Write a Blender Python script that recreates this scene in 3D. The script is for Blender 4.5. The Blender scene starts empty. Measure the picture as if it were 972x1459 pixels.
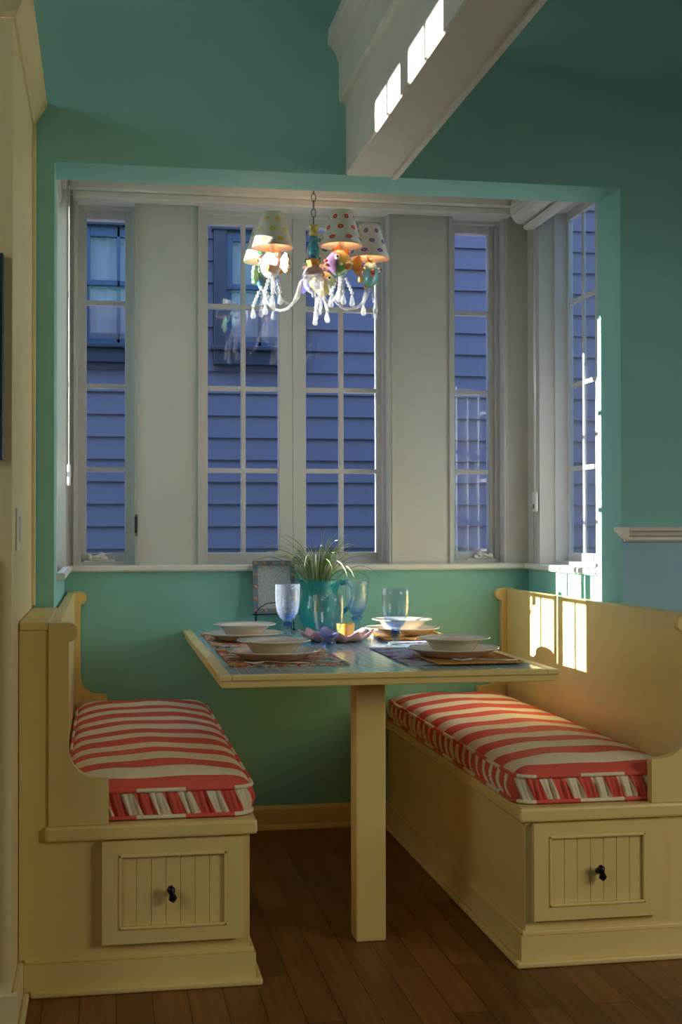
import bpy, bmesh, math, random
from mathutils import Vector, Matrix
random.seed(7)
S = bpy.context.scene
COL = S.collection
PI = math.pi

# ------------------------------------------------------------------ camera
F_PX, YAW, PITCH, ROLL = 1889.5, .1768, .0132, -.0013
cam_d = bpy.data.cameras.new('camera'); cam = bpy.data.objects.new('camera', cam_d); COL.objects.link(cam)
cam_d.sensor_fit = 'VERTICAL'; cam_d.sensor_height = 36.0; cam_d.sensor_width = 24.0
cam_d.lens = F_PX / 1459 * 36.0
cam_d.clip_start = .05; cam_d.clip_end = 200
_f = Vector((math.sin(YAW)*math.cos(PITCH), math.cos(YAW)*math.cos(PITCH), math.sin(PITCH)))
_r = Vector((math.cos(YAW), -math.sin(YAW), 0)); _u = _r.cross(_f)
_c, _s = math.cos(ROLL), math.sin(ROLL)
_r2 = _r*_c + _u*_s; _u2 = _u*_c - _r*_s
_m = Matrix((_r2, _u2, -_f)).transposed().to_4x4(); _m.translation = Vector((.1412, -3.8712, 1.113))
cam.matrix_world = _m
S.camera = cam

# ------------------------------------------------------------------ exposure, sky, sun, large lights
S.view_settings.view_transform = 'Standard'; S.view_settings.look = 'None'
S.view_settings.exposure = 0.0; S.view_settings.gamma = 1.0; S.view_settings.use_curve_mapping = False
S.display_settings.display_device = 'sRGB'
S.cycles.max_bounces = 12; S.cycles.transparent_max_bounces = 32; S.cycles.diffuse_bounces = 6
S.cycles.sample_clamp_indirect = 12.0
S.cycles.use_denoising = True

W = bpy.data.worlds.new('sky'); S.world = W; W.use_nodes = True
wn = W.node_tree; wn.nodes.clear()
_o = wn.nodes.new('ShaderNodeOutputWorld'); _b = wn.nodes.new('ShaderNodeBackground')
_tc = wn.nodes.new('ShaderNodeTexCoord'); _sx = wn.nodes.new('ShaderNodeSeparateXYZ'); _rp = wn.nodes.new('ShaderNodeValToRGB')
wn.links.new(_tc.outputs['Generated'], _sx.inputs[0]); wn.links.new(_sx.outputs['Z'], _rp.inputs[0])
_rp.color_ramp.elements[0].position = 0.0; _rp.color_ramp.elements[0].color = (.62, .74, 1, 1)
_rp.color_ramp.elements[1].position = .7; _rp.color_ramp.elements[1].color = (.32, .50, 1, 1)
wn.links.new(_rp.outputs[0], _b.inputs[0]); wn.links.new(_b.outputs[0], _o.inputs[0])
_b.inputs[1].default_value = 6.2

SUN_DIR = Vector((1, -.06, -.26)).normalized()
sun_d = bpy.data.lights.new('sun', 'SUN'); sun = bpy.data.objects.new('sun', sun_d); COL.objects.link(sun)
sun_d.energy = 34.0; sun_d.angle = .006; sun_d.color = (1, .96, .90)
sun.rotation_euler = (-SUN_DIR).to_track_quat('Z', 'Y').to_euler(); sun.location = (-6, 1, 4)

def area(name, loc, target, sx, sy, power, col, spread=PI):
    d = bpy.data.lights.new(name, 'AREA'); d.shape = 'RECTANGLE'; d.size = sx; d.size_y = sy; d.energy = power; d.color = col
    o = bpy.data.objects.new(name, d); COL.objects.link(o); o.location = loc
    o.rotation_euler = (Vector(loc)-Vector(target)).to_track_quat('Z', 'Y').to_euler()
    d.spread = spread
    return o
area('assumed_right_light', (3.6, -3.0, 1.6), (1.2, -.6, .15), 1.4, 1.1, 9.6, (1, .93, .78), 1.6)  # added area lamp for assumed light from the right; wall_right has no window
area('left_fill_light', (-2.35, -2.5, 1.45), (1.4, -.2, .8), 1.2, 1.0, 7, (.93, 1, 1))  # added fill lamp, no window behind it; lifts the right jamb and bench
area('assumed_high_left_light', (-2.35, -2.6, 2.75), (.8, -.6, 2.1), 2.2, .7, 21, (.94, 1, 1))  # added area lamp for assumed light from high left, away from the window pair

# ------------------------------------------------------------------ materials
def mat(name, col, rough=.5, spec=.5, noise=0, nscale=40, bump=0, bscale=200, metal=0, coat=0):
    m = bpy.data.materials.new(name); m.use_nodes = True
    n = m.node_tree.nodes; l = m.node_tree.links; p = n['Principled BSDF']
    p.inputs['Base Color'].default_value = (*col, 1); p.inputs['Roughness'].default_value = rough
    p.inputs['Specular IOR Level'].default_value = spec; p.inputs['Metallic'].default_value = metal
    p.inputs['Coat Weight'].default_value = coat
    tc = n.new('ShaderNodeTexCoord')
    if noise:
        t = n.new('ShaderNodeTexNoise'); t.inputs['Scale'].default_value = nscale; t.inputs['Detail'].default_value = 4
        l.new(tc.outputs['Object'], t.inputs['Vector'])
        r = n.new('ShaderNodeValToRGB')
        r.color_ramp.elements[0].position = .3; r.color_ramp.elements[1].position = .7
        r.color_ramp.elements[0].color = (*[c*(1-noise) for c in col], 1)
        r.color_ramp.elements[1].color = (*[min(1, c*(1+noise)) for c in col], 1)
        l.new(t.outputs['Fac'], r.inputs[0]); l.new(r.outputs[0], p.inputs['Base Color'])
    if bump:
        t = n.new('ShaderNodeTexNoise'); t.inputs['Scale'].default_value = bscale; t.inputs['Detail'].default_value = 3
        l.new(tc.outputs['Object'], t.inputs['Vector'])
        b = n.new('ShaderNodeBump'); b.inputs['Strength'].default_value = bump; b.inputs['Distance'].default_value = .002
        l.new(t.outputs['Fac'], b.inputs['Height']); l.new(b.outputs[0], p.inputs['Normal'])
    return m

def nodes_of(m):
    return m.node_tree.nodes, m.node_tree.links, m.node_tree.nodes['Principled BSDF']

def thin_glass(name, tint, ior=1.45, rough=0.0, dif=None, difw=0, ramp=None, zmin=0, zmax=1, cap=1.0, power=5, edge=0):
    """transparent sheet with Fresnel reflection; ramp = colours along local z"""
    m = bpy.data.materials.new(name); m.use_nodes = True
    n = m.node_tree.nodes; l = m.node_tree.links; n.clear()
    out = n.new('ShaderNodeOutputMaterial'); tr = n.new('ShaderNodeBsdfTransparent'); gl = n.new('ShaderNodeBsdfGlossy')
    gl.inputs['Roughness'].default_value = rough
    lw = n.new('ShaderNodeLayerWeight'); lw.inputs['Blend'].default_value = .5; f0 = ((ior-1)/(ior+1))**2
    pw = n.new('ShaderNodeMath'); pw.operation = 'POWER'; pw.inputs[1].default_value = power; l.new(lw.outputs['Facing'], pw.inputs[0])
    fr = n.new('ShaderNodeMath'); fr.operation = 'MULTIPLY_ADD'; fr.inputs[1].default_value = cap-f0; fr.inputs[2].default_value = f0; l.new(pw.outputs[0], fr.inputs[0])
    mx = n.new('ShaderNodeMixShader')
    tr.inputs['Color'].default_value = (*tint, 1)
    if ramp:
        tc = n.new('ShaderNodeTexCoord'); sp = n.new('ShaderNodeSeparateXYZ'); mr = n.new('ShaderNodeMapRange'); rp = n.new('ShaderNodeValToRGB')
        l.new(tc.outputs['Object'], sp.inputs[0]); l.new(sp.outputs['Z'], mr.inputs['Value'])
        mr.inputs['From Min'].default_value = zmin; mr.inputs['From Max'].default_value = zmax
        l.new(mr.outputs[0], rp.inputs[0])
        rp.color_ramp.elements[0].position = ramp[0][0]; rp.color_ramp.elements[0].color = (*ramp[0][1], 1)
        rp.color_ramp.elements[1].position = ramp[-1][0]; rp.color_ramp.elements[1].color = (*ramp[-1][1], 1)
        for q, c in ramp[1:-1]:
            e = rp.color_ramp.elements.new(q); e.color = (*c, 1)
        l.new(rp.outputs[0], tr.inputs['Color'])
    base = tr
    if difw:
        df = n.new('ShaderNodeBsdfDiffuse'); df.inputs['Color'].default_value = (*(dif or tint), 1)
        m2 = n.new('ShaderNodeMixShader'); m2.inputs[0].default_value = difw
        if edge:
            p2 = n.new('ShaderNodeMath'); p2.operation = 'POWER'; p2.inputs[1].default_value = 4; l.new(lw.outputs['Facing'], p2.inputs[0])
            q2 = n.new('ShaderNodeMath'); q2.operation = 'MULTIPLY_ADD'; q2.inputs[1].default_value = edge; q2.inputs[2].default_value = difw
            l.new(p2.outputs[0], q2.inputs[0]); l.new(q2.outputs[0], m2.inputs[0])
        l.new(tr.outputs[0], m2.inputs[1]); l.new(df.outputs[0], m2.inputs[2]); base = m2
    l.new(fr.outputs[0], mx.inputs[0]); l.new(base.outputs[0], mx.inputs[1]); l.new(gl.outputs[0], mx.inputs[2])
    l.new(mx.outputs[0], out.inputs['Surface'])
    return m

M = {}
M['teal'] = mat('teal_paint', (.245, .53, .47), .6, .3, noise=.04, nscale=3, bump=.12, bscale=260)
M['aqua'] = mat('aqua_paint', (.33, .57, .70), .6, .3, noise=.04, nscale=3, bump=.12, bscale=260)
M['white'] = mat('white_paint', (.58, .555, .515), .45, .4, noise=.02, nscale=6, bump=.05, bscale=150)
M['casing'] = mat('white_casing', (.58, .56, .53), .4, .45, noise=.02, nscale=8)
M['white_trim'] = mat('white_trim_paint', (.76, .73, .66), .35, .45, noise=.02, nscale=8)
M['vinyl'] = mat('white_sash', (.60, .59, .58), .35, .45)
M['cream'] = mat('cream_gloss_paint', (.80, .61, .225), .33, .45, noise=.03, nscale=5, bump=.05, bscale=90)
M['cream2'] = mat('cream_cabinet_paint', (.78, .65, .33), .38, .45, noise=.04, nscale=4, bump=.05, bscale=90)
M['black_iron'] = mat('black_iron', (.012, .011, .01), .3, .6, metal=.6)
M['steel'] = mat('brushed_steel', (.62, .61, .60), .28, .6, metal=.45)
M['ceiling'] = mat('ceiling_paint', (.75, .72, .66), .7, .2, noise=.02, nscale=4)
M['plate'] = mat('cream_glaze', (.72, .64, .50), .14, .5, noise=.03, nscale=20, coat=.3)
M['pink_glaze'] = mat('pink_glaze', (.62, .33, .33), .2, .5, noise=.12, nscale=25, coat=.3)
M['yellow_glaze'] = mat('yellow_glaze', (.50, .37, .07), .3, .5, noise=.05, nscale=30)
M['window_glass'] = thin_glass('window_glass', (.97, .98, .98), 1.52)
M['lilac'] = mat('lilac_siding', (.052, .056, .088), .6, .3, noise=.05, nscale=2, bump=.06, bscale=60)
M['navy'] = mat('navy_trim', (.004, .009, .025), .5, .4, noise=.05)
M['blue_sash'] = mat('blue_sash', (.008, .030, .075), .45, .4, noise=.04)
M['curtain'] = mat('pale_curtain', (.17, .17, .20), .9, .1, noise=.08, nscale=6)
M['neighbour_pane'] = thin_glass('neighbour_glass', (.9, .93, .96), 1.7)
M['ground'] = mat('gravel', (.32, .30, .27), .9, .1, noise=.3, nscale=30, bump=.4, bscale=60)
M['roof'] = mat('grey_shingle', (.2, .2, .22), .9, .1, noise=.2, nscale=20)
M['plastic'] = mat('white_plastic', (.78, .76, .70), .3, .5)
M['dark'] = mat('dark_slot', (.02, .02, .02), .6, .3)
M['crystal'] = thin_glass('clear_crystal', (.95, .96, .97), 1.7, .04, dif=(.98, .98, .98), difw=.20, cap=.9, power=3, edge=.25)
M['grass'] = mat('grass_blade', (.16, .26, .07), .5, .3, noise=.45, nscale=14)
M['wire'] = mat('black_wire', (.02, .02, .02), .4, .5)
M['frame_metal'] = mat('blue_grey_frame', (.20, .26, .33), .4, .5, noise=.12, nscale=60, metal=.3)
M['copper'] = mat('copper_stud', (.62, .30, .14), .35, .5, metal=.5)
M['frosted'] = mat('frosted_silver_print', (.50, .52, .54), .4, .5, noise=.3, nscale=260, bump=.4, bscale=300)

# floor: narrow dark boards running along y
m = mat('dark_floorboards', (.1, .05, .02), .32, .45); n, l, p = nodes_of(m)
tc = n.new('ShaderNodeTexCoord'); mp = n.new('ShaderNodeMapping'); mp.inputs['Rotation'].default_value = (0, 0, PI/2)
bk = n.new('ShaderNodeTexBrick'); bk.inputs['Scale'].default_value = 1; bk.inputs['Brick Width'].default_value = .9; bk.inputs['Row Height'].default_value = .085
bk.inputs['Mortar Size'].default_value = .0012; bk.inputs['Color1'].default_value = (.25, .10, .026, 1); bk.inputs['Color2'].default_value = (.14, .054, .013, 1)
bk.inputs['Mortar'].default_value = (.03, .012, .005, 1); bk.offset = .37
l.new(tc.outputs['Object'], mp.inputs[0]); l.new(mp.outputs[0], bk.inputs['Vector'])
mp2 = n.new('ShaderNodeMapping'); mp2.inputs['Scale'].default_value = (60, 2.5, 1); nz = n.new('ShaderNodeTexNoise'); nz.inputs['Scale'].default_value = 1.0; nz.inputs['Detail'].default_value = 6
l.new(tc.outputs['Object'], mp2.inputs[0]); l.new(mp2.outputs[0], nz.inputs['Vector'])
mxc = n.new('ShaderNodeMixRGB'); mxc.blend_type = 'MULTIPLY'; mxc.inputs[0].default_value = .75
rr = n.new('ShaderNodeValToRGB'); rr.color_ramp.elements[0].position = .3; rr.color_ramp.elements[0].color = (.5, .46, .42, 1); rr.color_ramp.elements[1].position = .75; rr.color_ramp.elements[1].color = (1.25, 1.2, 1.1, 1)
l.new(nz.outputs['Fac'], rr.inputs[0]); l.new(bk.outputs['Color'], mxc.inputs[1]); l.new(rr.outputs[0], mxc.inputs[2]); l.new(mxc.outputs[0], p.inputs['Base Color'])
M['floor'] = m; p.inputs['Specular IOR Level'].default_value = .3; p.inputs['Roughness'].default_value = .4

# blue mosaic tiles of the table
m = mat('blue_mosaic_tile', (.1, .2, .3), .12, .5); n, l, p = nodes_of(m)
tc = n.new('ShaderNodeTexCoord'); bk = n.new('ShaderNodeTexBrick'); bk.inputs['Scale'].default_value = 1
bk.inputs['Brick Width'].default_value = .028; bk.inputs['Row Height'].default_value = .028; bk.inputs['Mortar Size'].default_value = .0019; bk.offset = 0
bk.inputs['Color1'].default_value = (.22, .42, .50, 1); bk.inputs['Color2'].default_value = (.30, .50, .57, 1); bk.inputs['Mortar'].default_value = (.62, .70, .70, 1)
l.new(tc.outputs['Object'], bk.inputs['Vector']); l.new(bk.outputs['Color'], p.inputs['Base Color'])
nz = n.new('ShaderNodeTexNoise'); nz.inputs['Scale'].default_value = 55; l.new(tc.outputs['Object'], nz.inputs['Vector'])
bp = n.new('ShaderNodeBump'); bp.inputs['Strength'].default_value = .22; bp.inputs['Distance'].default_value = .004
l.new(nz.outputs['Fac'], bp.inputs['Height']); l.new(bp.outputs[0], p.inputs['Normal'])
M['tile'] = m

def stripe_mat(name, a, b, period, duty, phase, shear=0, rough=.75):
    """two-colour woven stripe along UV x"""
    m = mat(name, a, rough, .2); n, l, p = nodes_of(m)
    uv = n.new('ShaderNodeUVMap'); sp = n.new('ShaderNodeSeparateXYZ'); l.new(uv.outputs[0], sp.inputs[0])
    def mth(op, i0, i1):
        q = n.new('ShaderNodeMath'); q.operation = op
        for k, v in enumerate((i0, i1)):
            if isinstance(v, (int, float)): q.inputs[k].default_value = v
            else: l.new(v, q.inputs[k])
        return q.outputs[0]
    s = mth('ADD', sp.outputs['X'], mth('MULTIPLY', sp.outputs['Y'], shear))
    f = mth('FRACT', mth('DIVIDE', mth('ADD', s, phase), period), 0)
    k = mth('LESS_THAN', f, duty)
    mx = n.new('ShaderNodeMixRGB'); mx.inputs[1].default_value = (*b, 1); mx.inputs[2].default_value = (*a, 1); l.new(k, mx.inputs[0])
    tc = n.new('ShaderNodeTexCoord'); nz = n.new('ShaderNodeTexNoise'); nz.inputs['Scale'].default_value = 500; l.new(tc.outputs['Object'], nz.inputs['Vector'])
    bp = n.new('ShaderNodeBump'); bp.inputs['Strength'].default_value = .25; bp.inputs['Distance'].default_value = .001
    l.new(nz.outputs['Fac'], bp.inputs['Height']); l.new(bp.outputs[0], p.inputs['Normal'])
    l.new(mx.outputs[0], p.inputs['Base Color'])
    return m
RED, CRM = (.72, .115, .075), (.80, .70, .50)
M['stripe_top'] = stripe_mat('red_cream_stripe', RED, CRM, .178, .5, .40+.0445+.178*10)
M['stripe_box'] = stripe_mat('red_cream_gathered_stripe', RED, CRM, .070, .52, 5*.070, shear=.45)
M['stripe_welt'] = stripe_mat('red_cream_piping', RED, CRM, .24, .5, 0)

# patterned mats
def floral(name, cols, scale, seed):
    m = mat(name, cols[0], .85, .1); n, l, p = nodes_of(m)
    tc = n.new('ShaderNodeTexCoord'); mp = n.new('ShaderNodeMapping'); mp.inputs['Location'].default_value = (seed, seed*.7, 0)
    l.new(tc.outputs['Object'], mp.inputs[0])
    nz = n.new('ShaderNodeTexNoise'); nz.inputs['Scale'].default_value = scale; nz.inputs['Detail'].default_value = 2; nz.inputs['Distortion'].default_value = 2.0
    l.new(mp.outputs[0], nz.inputs['Vector']); rp = n.new('ShaderNodeValToRGB'); rp.color_ramp.interpolation = 'CONSTANT'
    k = len(cols)
    for i, c in enumerate(cols):
        pos = 0 if i == 0 else .34 + .34*(i-1)/(k-1)
        e = rp.color_ramp.elements[i] if i < 2 else rp.color_ramp.elements.new(pos)
        e.position = pos; e.color = (*c, 1)
    l.new(nz.outputs['Fac'], rp.inputs[0]); l.new(rp.outputs[0], p.inputs['Base Color'])
    return m
M['mat_warm'] = floral('bright_floral_cloth', [(.10, .02, .08), (.45, .05, .06), (.65, .22, .05), (.55, .5, .42), (.30, .32, .10), (.08, .06, .16)], 14, 3)
M['mat_cool'] = floral('grey_violet_cloth', [(.30, .32, .36), (.38, .40, .42), (.22, .10, .26), (.42, .44, .46), (.26, .18, .34)], 7, 11)
M['orange_cloth'] = mat('orange_woven_cloth', (.50, .26, .075), .9, .1, noise=.3, nscale=160, bump=.8, bscale=180)

# goblet glass, pitcher glass
M['goblet'] = thin_glass('goblet_glass', (.95, .97, .98), 1.5, .0, dif=(.7, .8, 1), difw=.035,
    ramp=[(0, (.95, .98, .96)), (.10, (.88, .96, .92)), (.27, (.82, .91, .97)), (.37, (.62, .75, .98)), (.50, (.88, .93, .99)), (.70, (.955, .97, .99)), (1, (.96, .97, .985))], zmin=0, zmax=.185, cap=.62, power=3.2, edge=.22)
M['goblet_stem'] = thin_glass('blue_green_bead_glass', (.72, .86, .95), 1.6, .0, dif=(.25, .5, .8), difw=.07, cap=.8, power=3, edge=.1,
    ramp=[(0, (.90, .97, .93)), (.55, (.75, .90, .95)), (.72, (.38, .55, .93)), (1, (.45, .65, .95))], zmin=.012, zmax=.060)
M['turquoise'] = thin_glass('turquoise_glass', (.66, .94, .93), 1.5, .02, dif=(.04, .50, .52), difw=.22, cap=.55, power=3.5)

# ------------------------------------------------------------------ mesh helpers
class MB:
    def __init__(s): s.bm = bmesh.new(); s.uv = s.bm.loops.layers.uv.new('UVMap'); s.mi = 0
    def box(s, x0, x1, y0, y1, z0, z1, bev=0):
        vs = [s.bm.verts.new((x, y, z)) for x in (x0, x1) for y in (y0, y1) for z in (z0, z1)]
        fs = [s.bm.faces.new([vs[i] for i in q]) for q in ((0,1,3,2),(4,6,7,5),(0,4,5,1),(2,3,7,6),(0,2,6,4),(1,5,7,3))]
        for f in fs: f.material_index = s.mi
        if bev:
            es = list({e for f in fs for e in f.edges})
            r = bmesh.ops.bevel(s.bm, geom=es, offset=bev, segments=2, affect='EDGES', profile=.5)
            for f in r['faces']: f.material_index = s.mi
        return s
    def prism(s, pts, axis, a0, a1):
        """polygon pts (two coords) extruded along axis; axis x: pts=(y,z), y: pts=(x,z), z: pts=(x,y)"""
        def mk(p, a): return {'x': (a, p[0], p[1]), 'y': (p[0], a, p[1]), 'z': (p[0], p[1], a)}[axis]
        A = [s.bm.verts.new(mk(p, a0)) for p in pts]; B = [s.bm.verts.new(mk(p, a1)) for p in pts]
        fs = [s.bm.faces.new(A), s.bm.faces.new(B[::-1])]
        k = len(pts)
        for i in range(k): fs.append(s.bm.faces.new([A[i], B[i], B[(i+1) % k], A[(i+1) % k]][::-1]))
        for f in fs: f.material_index = s.mi
        return s
    def lathe(s, prof, c=(0, 0, 0), n=32, wob=None, cap=True):
        rings = []
        for r, z in prof:
            if r < 1e-6: rings.append([s.bm.verts.new((c[0], c[1], c[2]+z))])
            else:
                ring = []
                for k in range(n):
                    a = 2*PI*k/n; rr, zz = (r, z) if not wob else wob(r, z, a)
                    ring.append(s.bm.verts.new((c[0]+rr*math.cos(a), c[1]+rr*math.sin(a), c[2]+zz)))
                rings.append(ring)
        for A, B in zip(rings, rings[1:]):
            if len(A) == 1 and len(B) == 1: continue
            for k in range(n):
                k2 = (k+1) % n
                if len(A) == 1: f = s.bm.faces.new([A[0], B[k2], B[k]])
                elif len(B) == 1: f = s.bm.faces.new([A[k], A[k2], B[0]])
                else: f = s.bm.faces.new([A[k], A[k2], B[k2], B[k]])
                f.smooth = True; f.material_index = s.mi
        return s
    def tube(s, pts, r, n=8, closed=False, flat=1.0, uvs=False):
        pts = [Vector(p) for p in pts]; k = len(pts); rings = []; up = Vector((0, 0, 1)); acc = 0; us = []
        prev = None
        for i, p in enumerate(pts):
            a = pts[(i-1) % k] if (closed or i > 0) else p; b = pts[(i+1) % k] if (closed or i < k-1) else p
            t = (b-a).normalized()
            ref = prev if prev is not None else (up if abs(t.z) < .95 else Vector((1, 0, 0)))
            sd = (ref - t*ref.dot(t))
            sd = sd.normalized() if sd.length > 1e-6 else t.orthogonal().normalized()
            prev = sd; bi = t.cross(sd)
            rr = r[i] if isinstance(r, (list, tuple)) else r
            rings.append([s.bm.verts.new(p + sd*math.cos(2*PI*q/n)*rr*flat + bi*math.sin(2*PI*q/n)*rr) for q in range(n)])
            us.append(acc); acc += (pts[(i+1) % k]-p).length
        us.append(acc)
        m_ = k if closed else k-1
        for i in range(m_):
            A, B = rings[i], rings[(i+1) % k]
            for q in range(n):
                f = s.bm.faces.new([A[q], B[q], B[(q+1) % n], A[(q+1) % n]]); f.smooth = True; f.material_index = s.mi
                if uvs:
                    for lp, u in zip(f.loops, (us[i], us[i+1], us[i+1], us[i])): lp[s.uv].uv = (u, 0)
        if not closed:
            for R_ in (rings[0][::-1], rings[-1]):
                f = s.bm.faces.new(R_); f.material_index = s.mi
        return s
    def ell(s, c, rx, ry, rz, nu=16, nv=10, rot=None):
        v0 = len(s.bm.verts)
        rings = []
        for j in range(nv+1):
            th = PI*j/nv
            if j in (0, nv): rings.append([Vector((0, 0, rz*math.cos(th)))])
            else: rings.append([Vector((rx*math.sin(th)*math.cos(2*PI*k/nu), ry*math.sin(th)*math.sin(2*PI*k/nu), rz*math.cos(th))) for k in range(nu)])
        R_ = rot or Matrix.Identity(3)
        rv = [[s.bm.verts.new(R_ @ p + Vector(c)) for p in ring] for ring in rings]
        for A, B in zip(rv, rv[1:]):
            for k in range(nu):
                k2 = (k+1) % nu
                if len(A) == 1: f = s.bm.faces.new([A[0], B[k], B[k2]])
                elif len(B) == 1: f = s.bm.faces.new([A[k], B[0], A[k2]])
                else: f = s.bm.faces.new([A[k], B[k], B[k2], A[k2]])
                f.smooth = True; f.material_index = s.mi
        return s
    def build(s, name, m, parent=None, org=None, smooth=None, rec=True):
        off = wl(parent) if parent else Vector(org or (0, 0, 0))
        if rec: bmesh.ops.recalc_face_normals(s.bm, faces=s.bm.faces)
        for v in s.bm.verts: v.co -= off
        me = bpy.data.meshes.new(name); s.bm.to_mesh(me); s.bm.free()
        for mm in (m if isinstance(m, (list, tuple)) else [m]): me.materials.append(mm)
        o = bpy.data.objects.new(name, me); COL.objects.link(o)
        if parent: o.parent = parent
        else: o.location = off
        if smooth is not None:
            for f in me.polygons: f.use_smooth = smooth
        return o

def wl(o):
    v = Vector((0, 0, 0))
    while o: v = v + o.location; o = o.parent
    return v
def tag(o, label, cat, group=None, kind=None):
    if label: o['label'] = label
    if cat: o['category'] = cat
    if group: o['group'] = group
    if kind: o['kind'] = kind
    return o
def struct(o): o['kind'] = 'structure'; return o
def thing(name, label, cat, loc, group=None):
    o = bpy.data.objects.new(name, None); COL.objects.link(o); o.location = loc; o.empty_display_size = .05
    return tag(o, label, cat, group)
def copy_tree(o, loc, label, rotz=0):
    c = o.copy(); COL.objects.link(c); c.location = loc; c.rotation_euler = (0, 0, rotz); c['label'] = label
    def kids(a, b):
        for ch in list(a.children):
            d = ch.copy(); COL.objects.link(d); d.parent = b; kids(ch, d)
    kids(o, c)
    return c
def arc(cx, cz, r, a0, a1, n):
    return [(cx+r*math.cos(math.radians(a0+(a1-a0)*i/n)), cz+r*math.sin(math.radians(a0+(a1-a0)*i/n))) for i in range(n+1)]

# ------------------------------------------------------------------ room shell
WT = .195           # thickness of the wall with the opening
XR, ZH = 1.711, 2.168
YB = 1.047          # face of the back wall of the nook
CZ = 3.6
struct(MB().box(-2.65, 4.75, -6.4, 1.25, -.12, 0).build('floor', M['floor']))
struct(MB().box(-2.65, 4.75, -6.4, WT, CZ, CZ+.15).build('ceiling', M['ceiling']))
b = MB()
b.box(-2.5, 0, 0, WT, 0, CZ); b.box(0, XR, 0, WT, ZH, CZ); b.box(XR, 4.6, 0, WT, 0, CZ)
b.mi = 1; b.box(XR, 4.6, -.004, 0, 0, 1.10)
struct(b.build('wall_front', [M['teal'], M['aqua']]))
# left room wall with an assumed, unseen high window pair that throws the patches on the beam
b = MB()
X0 = -2.65; wy = [(-.545+.015, -.235), (-.955, -.625)]
z0, z1 = 2.90, 3.152
b.box(X0, -2.5, -6.4, WT, 0, z0); b.box(X0, -2.5, -6.4, WT, z1, CZ)
b.box(X0, -2.5, -.225, WT, z0, z1); b.box(X0, -2.5, -.615, -.53, z0, z1); b.box(X0, -2.5, -6.4, -.945, z0, z1)
struct(b.build('wall_left', M['teal']))
struct(MB().box(4.6, 4.75, -6.4, WT, 0, CZ).build('wall_right', M['teal']))
struct(MB().box(-2.5, 4.6, -6.4, -6.25, 0, CZ).build('wall_rear', M['teal']))
wc = thing('window_6', None, None, (-2.575, 0, z0)); struct(wc)
b = MB()
for yy in (-.377, -.78):
    b.box(-2.59, -2.56, yy-.010, yy+.010, z0, z1)
b.build('muntin', M['vinyl'], wc)

# nook: lower teal walls, upper white panels with window openings
XLw, XRw = 0.0, 1.755
zs = .96
OP_Z0, OP_Z1 = .983, 2.312
back_open = [(.045, .252), (.497, 1.205), (1.455, 1.657)]
b = MB()
b.box(-.117, 1.872, YB, YB+.15, 0, zs)
b.mi = 1
edges = [-.117] + [v for o_ in back_open for v in o_] + [1.872]
for i in range(0, len(edges), 2): b.box(edges[i], edges[i+1], YB, YB+.15, zs, OP_Z1)
b.box(-.117, 1.872, YB, YB+.15, OP_Z1, 2.6)
for o_ in back_open: b.box(o_[0], o_[1], YB+.02, YB+.15, zs, OP_Z0)
struct(b.build('wall_back', [M['teal'], M['white']]))
SY0, SY1 = .215, .885
for nm, a0, a1, xm in (('wall_nook_left', -.117, XLw, -1), ('wall_nook_right', XRw, 1.872, 1)):
    b = MB(); b.box(a0, a1, WT, YB, 0, zs); b.mi = 1
    SY0 = 0.262 if xm < 0 else .215
    b.box(a0, a1, WT, SY0, zs, 2.6); b.box(a0, a1, SY1, YB, zs, 2.6); b.box(a0, a1, SY0, SY1, OP_Z1, 2.6)
    lo = (a0, a1-.02) if xm < 0 else (a0+.02, a1)
    b.box(lo[0], lo[1], SY0, SY1, zs, OP_Z0)
    struct(b.build(nm, [M['teal'], M['white']]))
struct(MB().box(-.117, 1.872, WT, YB+.15, 2.6, 2.7).build('ceiling_nook', M['ceiling']))

# window sills
def sill_profile(d): return [(0, zs), (-d, zs), (-d-.006, zs+.006), (-d-.006, OP_Z0-.006), (-d, OP_Z0-.0005), (.02, OP_Z0-.0005), (.02, zs+.0), ]
b = MB(); b.prism([(YB+p, z) for p, z in [(0, zs-.0), (-.024, zs), (-.03, zs+.006), (-.03, OP_Z0-.004), (-.024, OP_Z0), (0, OP_Z0)]], 'x', 0.0, XRw)
struct(b.build('trim_1', M['white_trim']))
b = MB(); b.prism([(XRw+p, z) for p, z in [(0, zs), (-.02, zs), (-.026, zs+.006), (-.026, OP_Z0-.004), (-.02, OP_Z0), (0, OP_Z0)]], 'y', WT, YB-.03)
struct(b.build('trim_2', M['white_trim']))
b = MB(); b.prism([(XLw-p, z) for p, z in [(0, zs), (-.02, zs), (-.026, zs+.006), (-.026, OP_Z0-.004), (-.02, OP_Z0), (0, OP_Z0)]], 'y', WT, YB-.03)
struct(b.build('trim_3', M['white_trim']))

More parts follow.
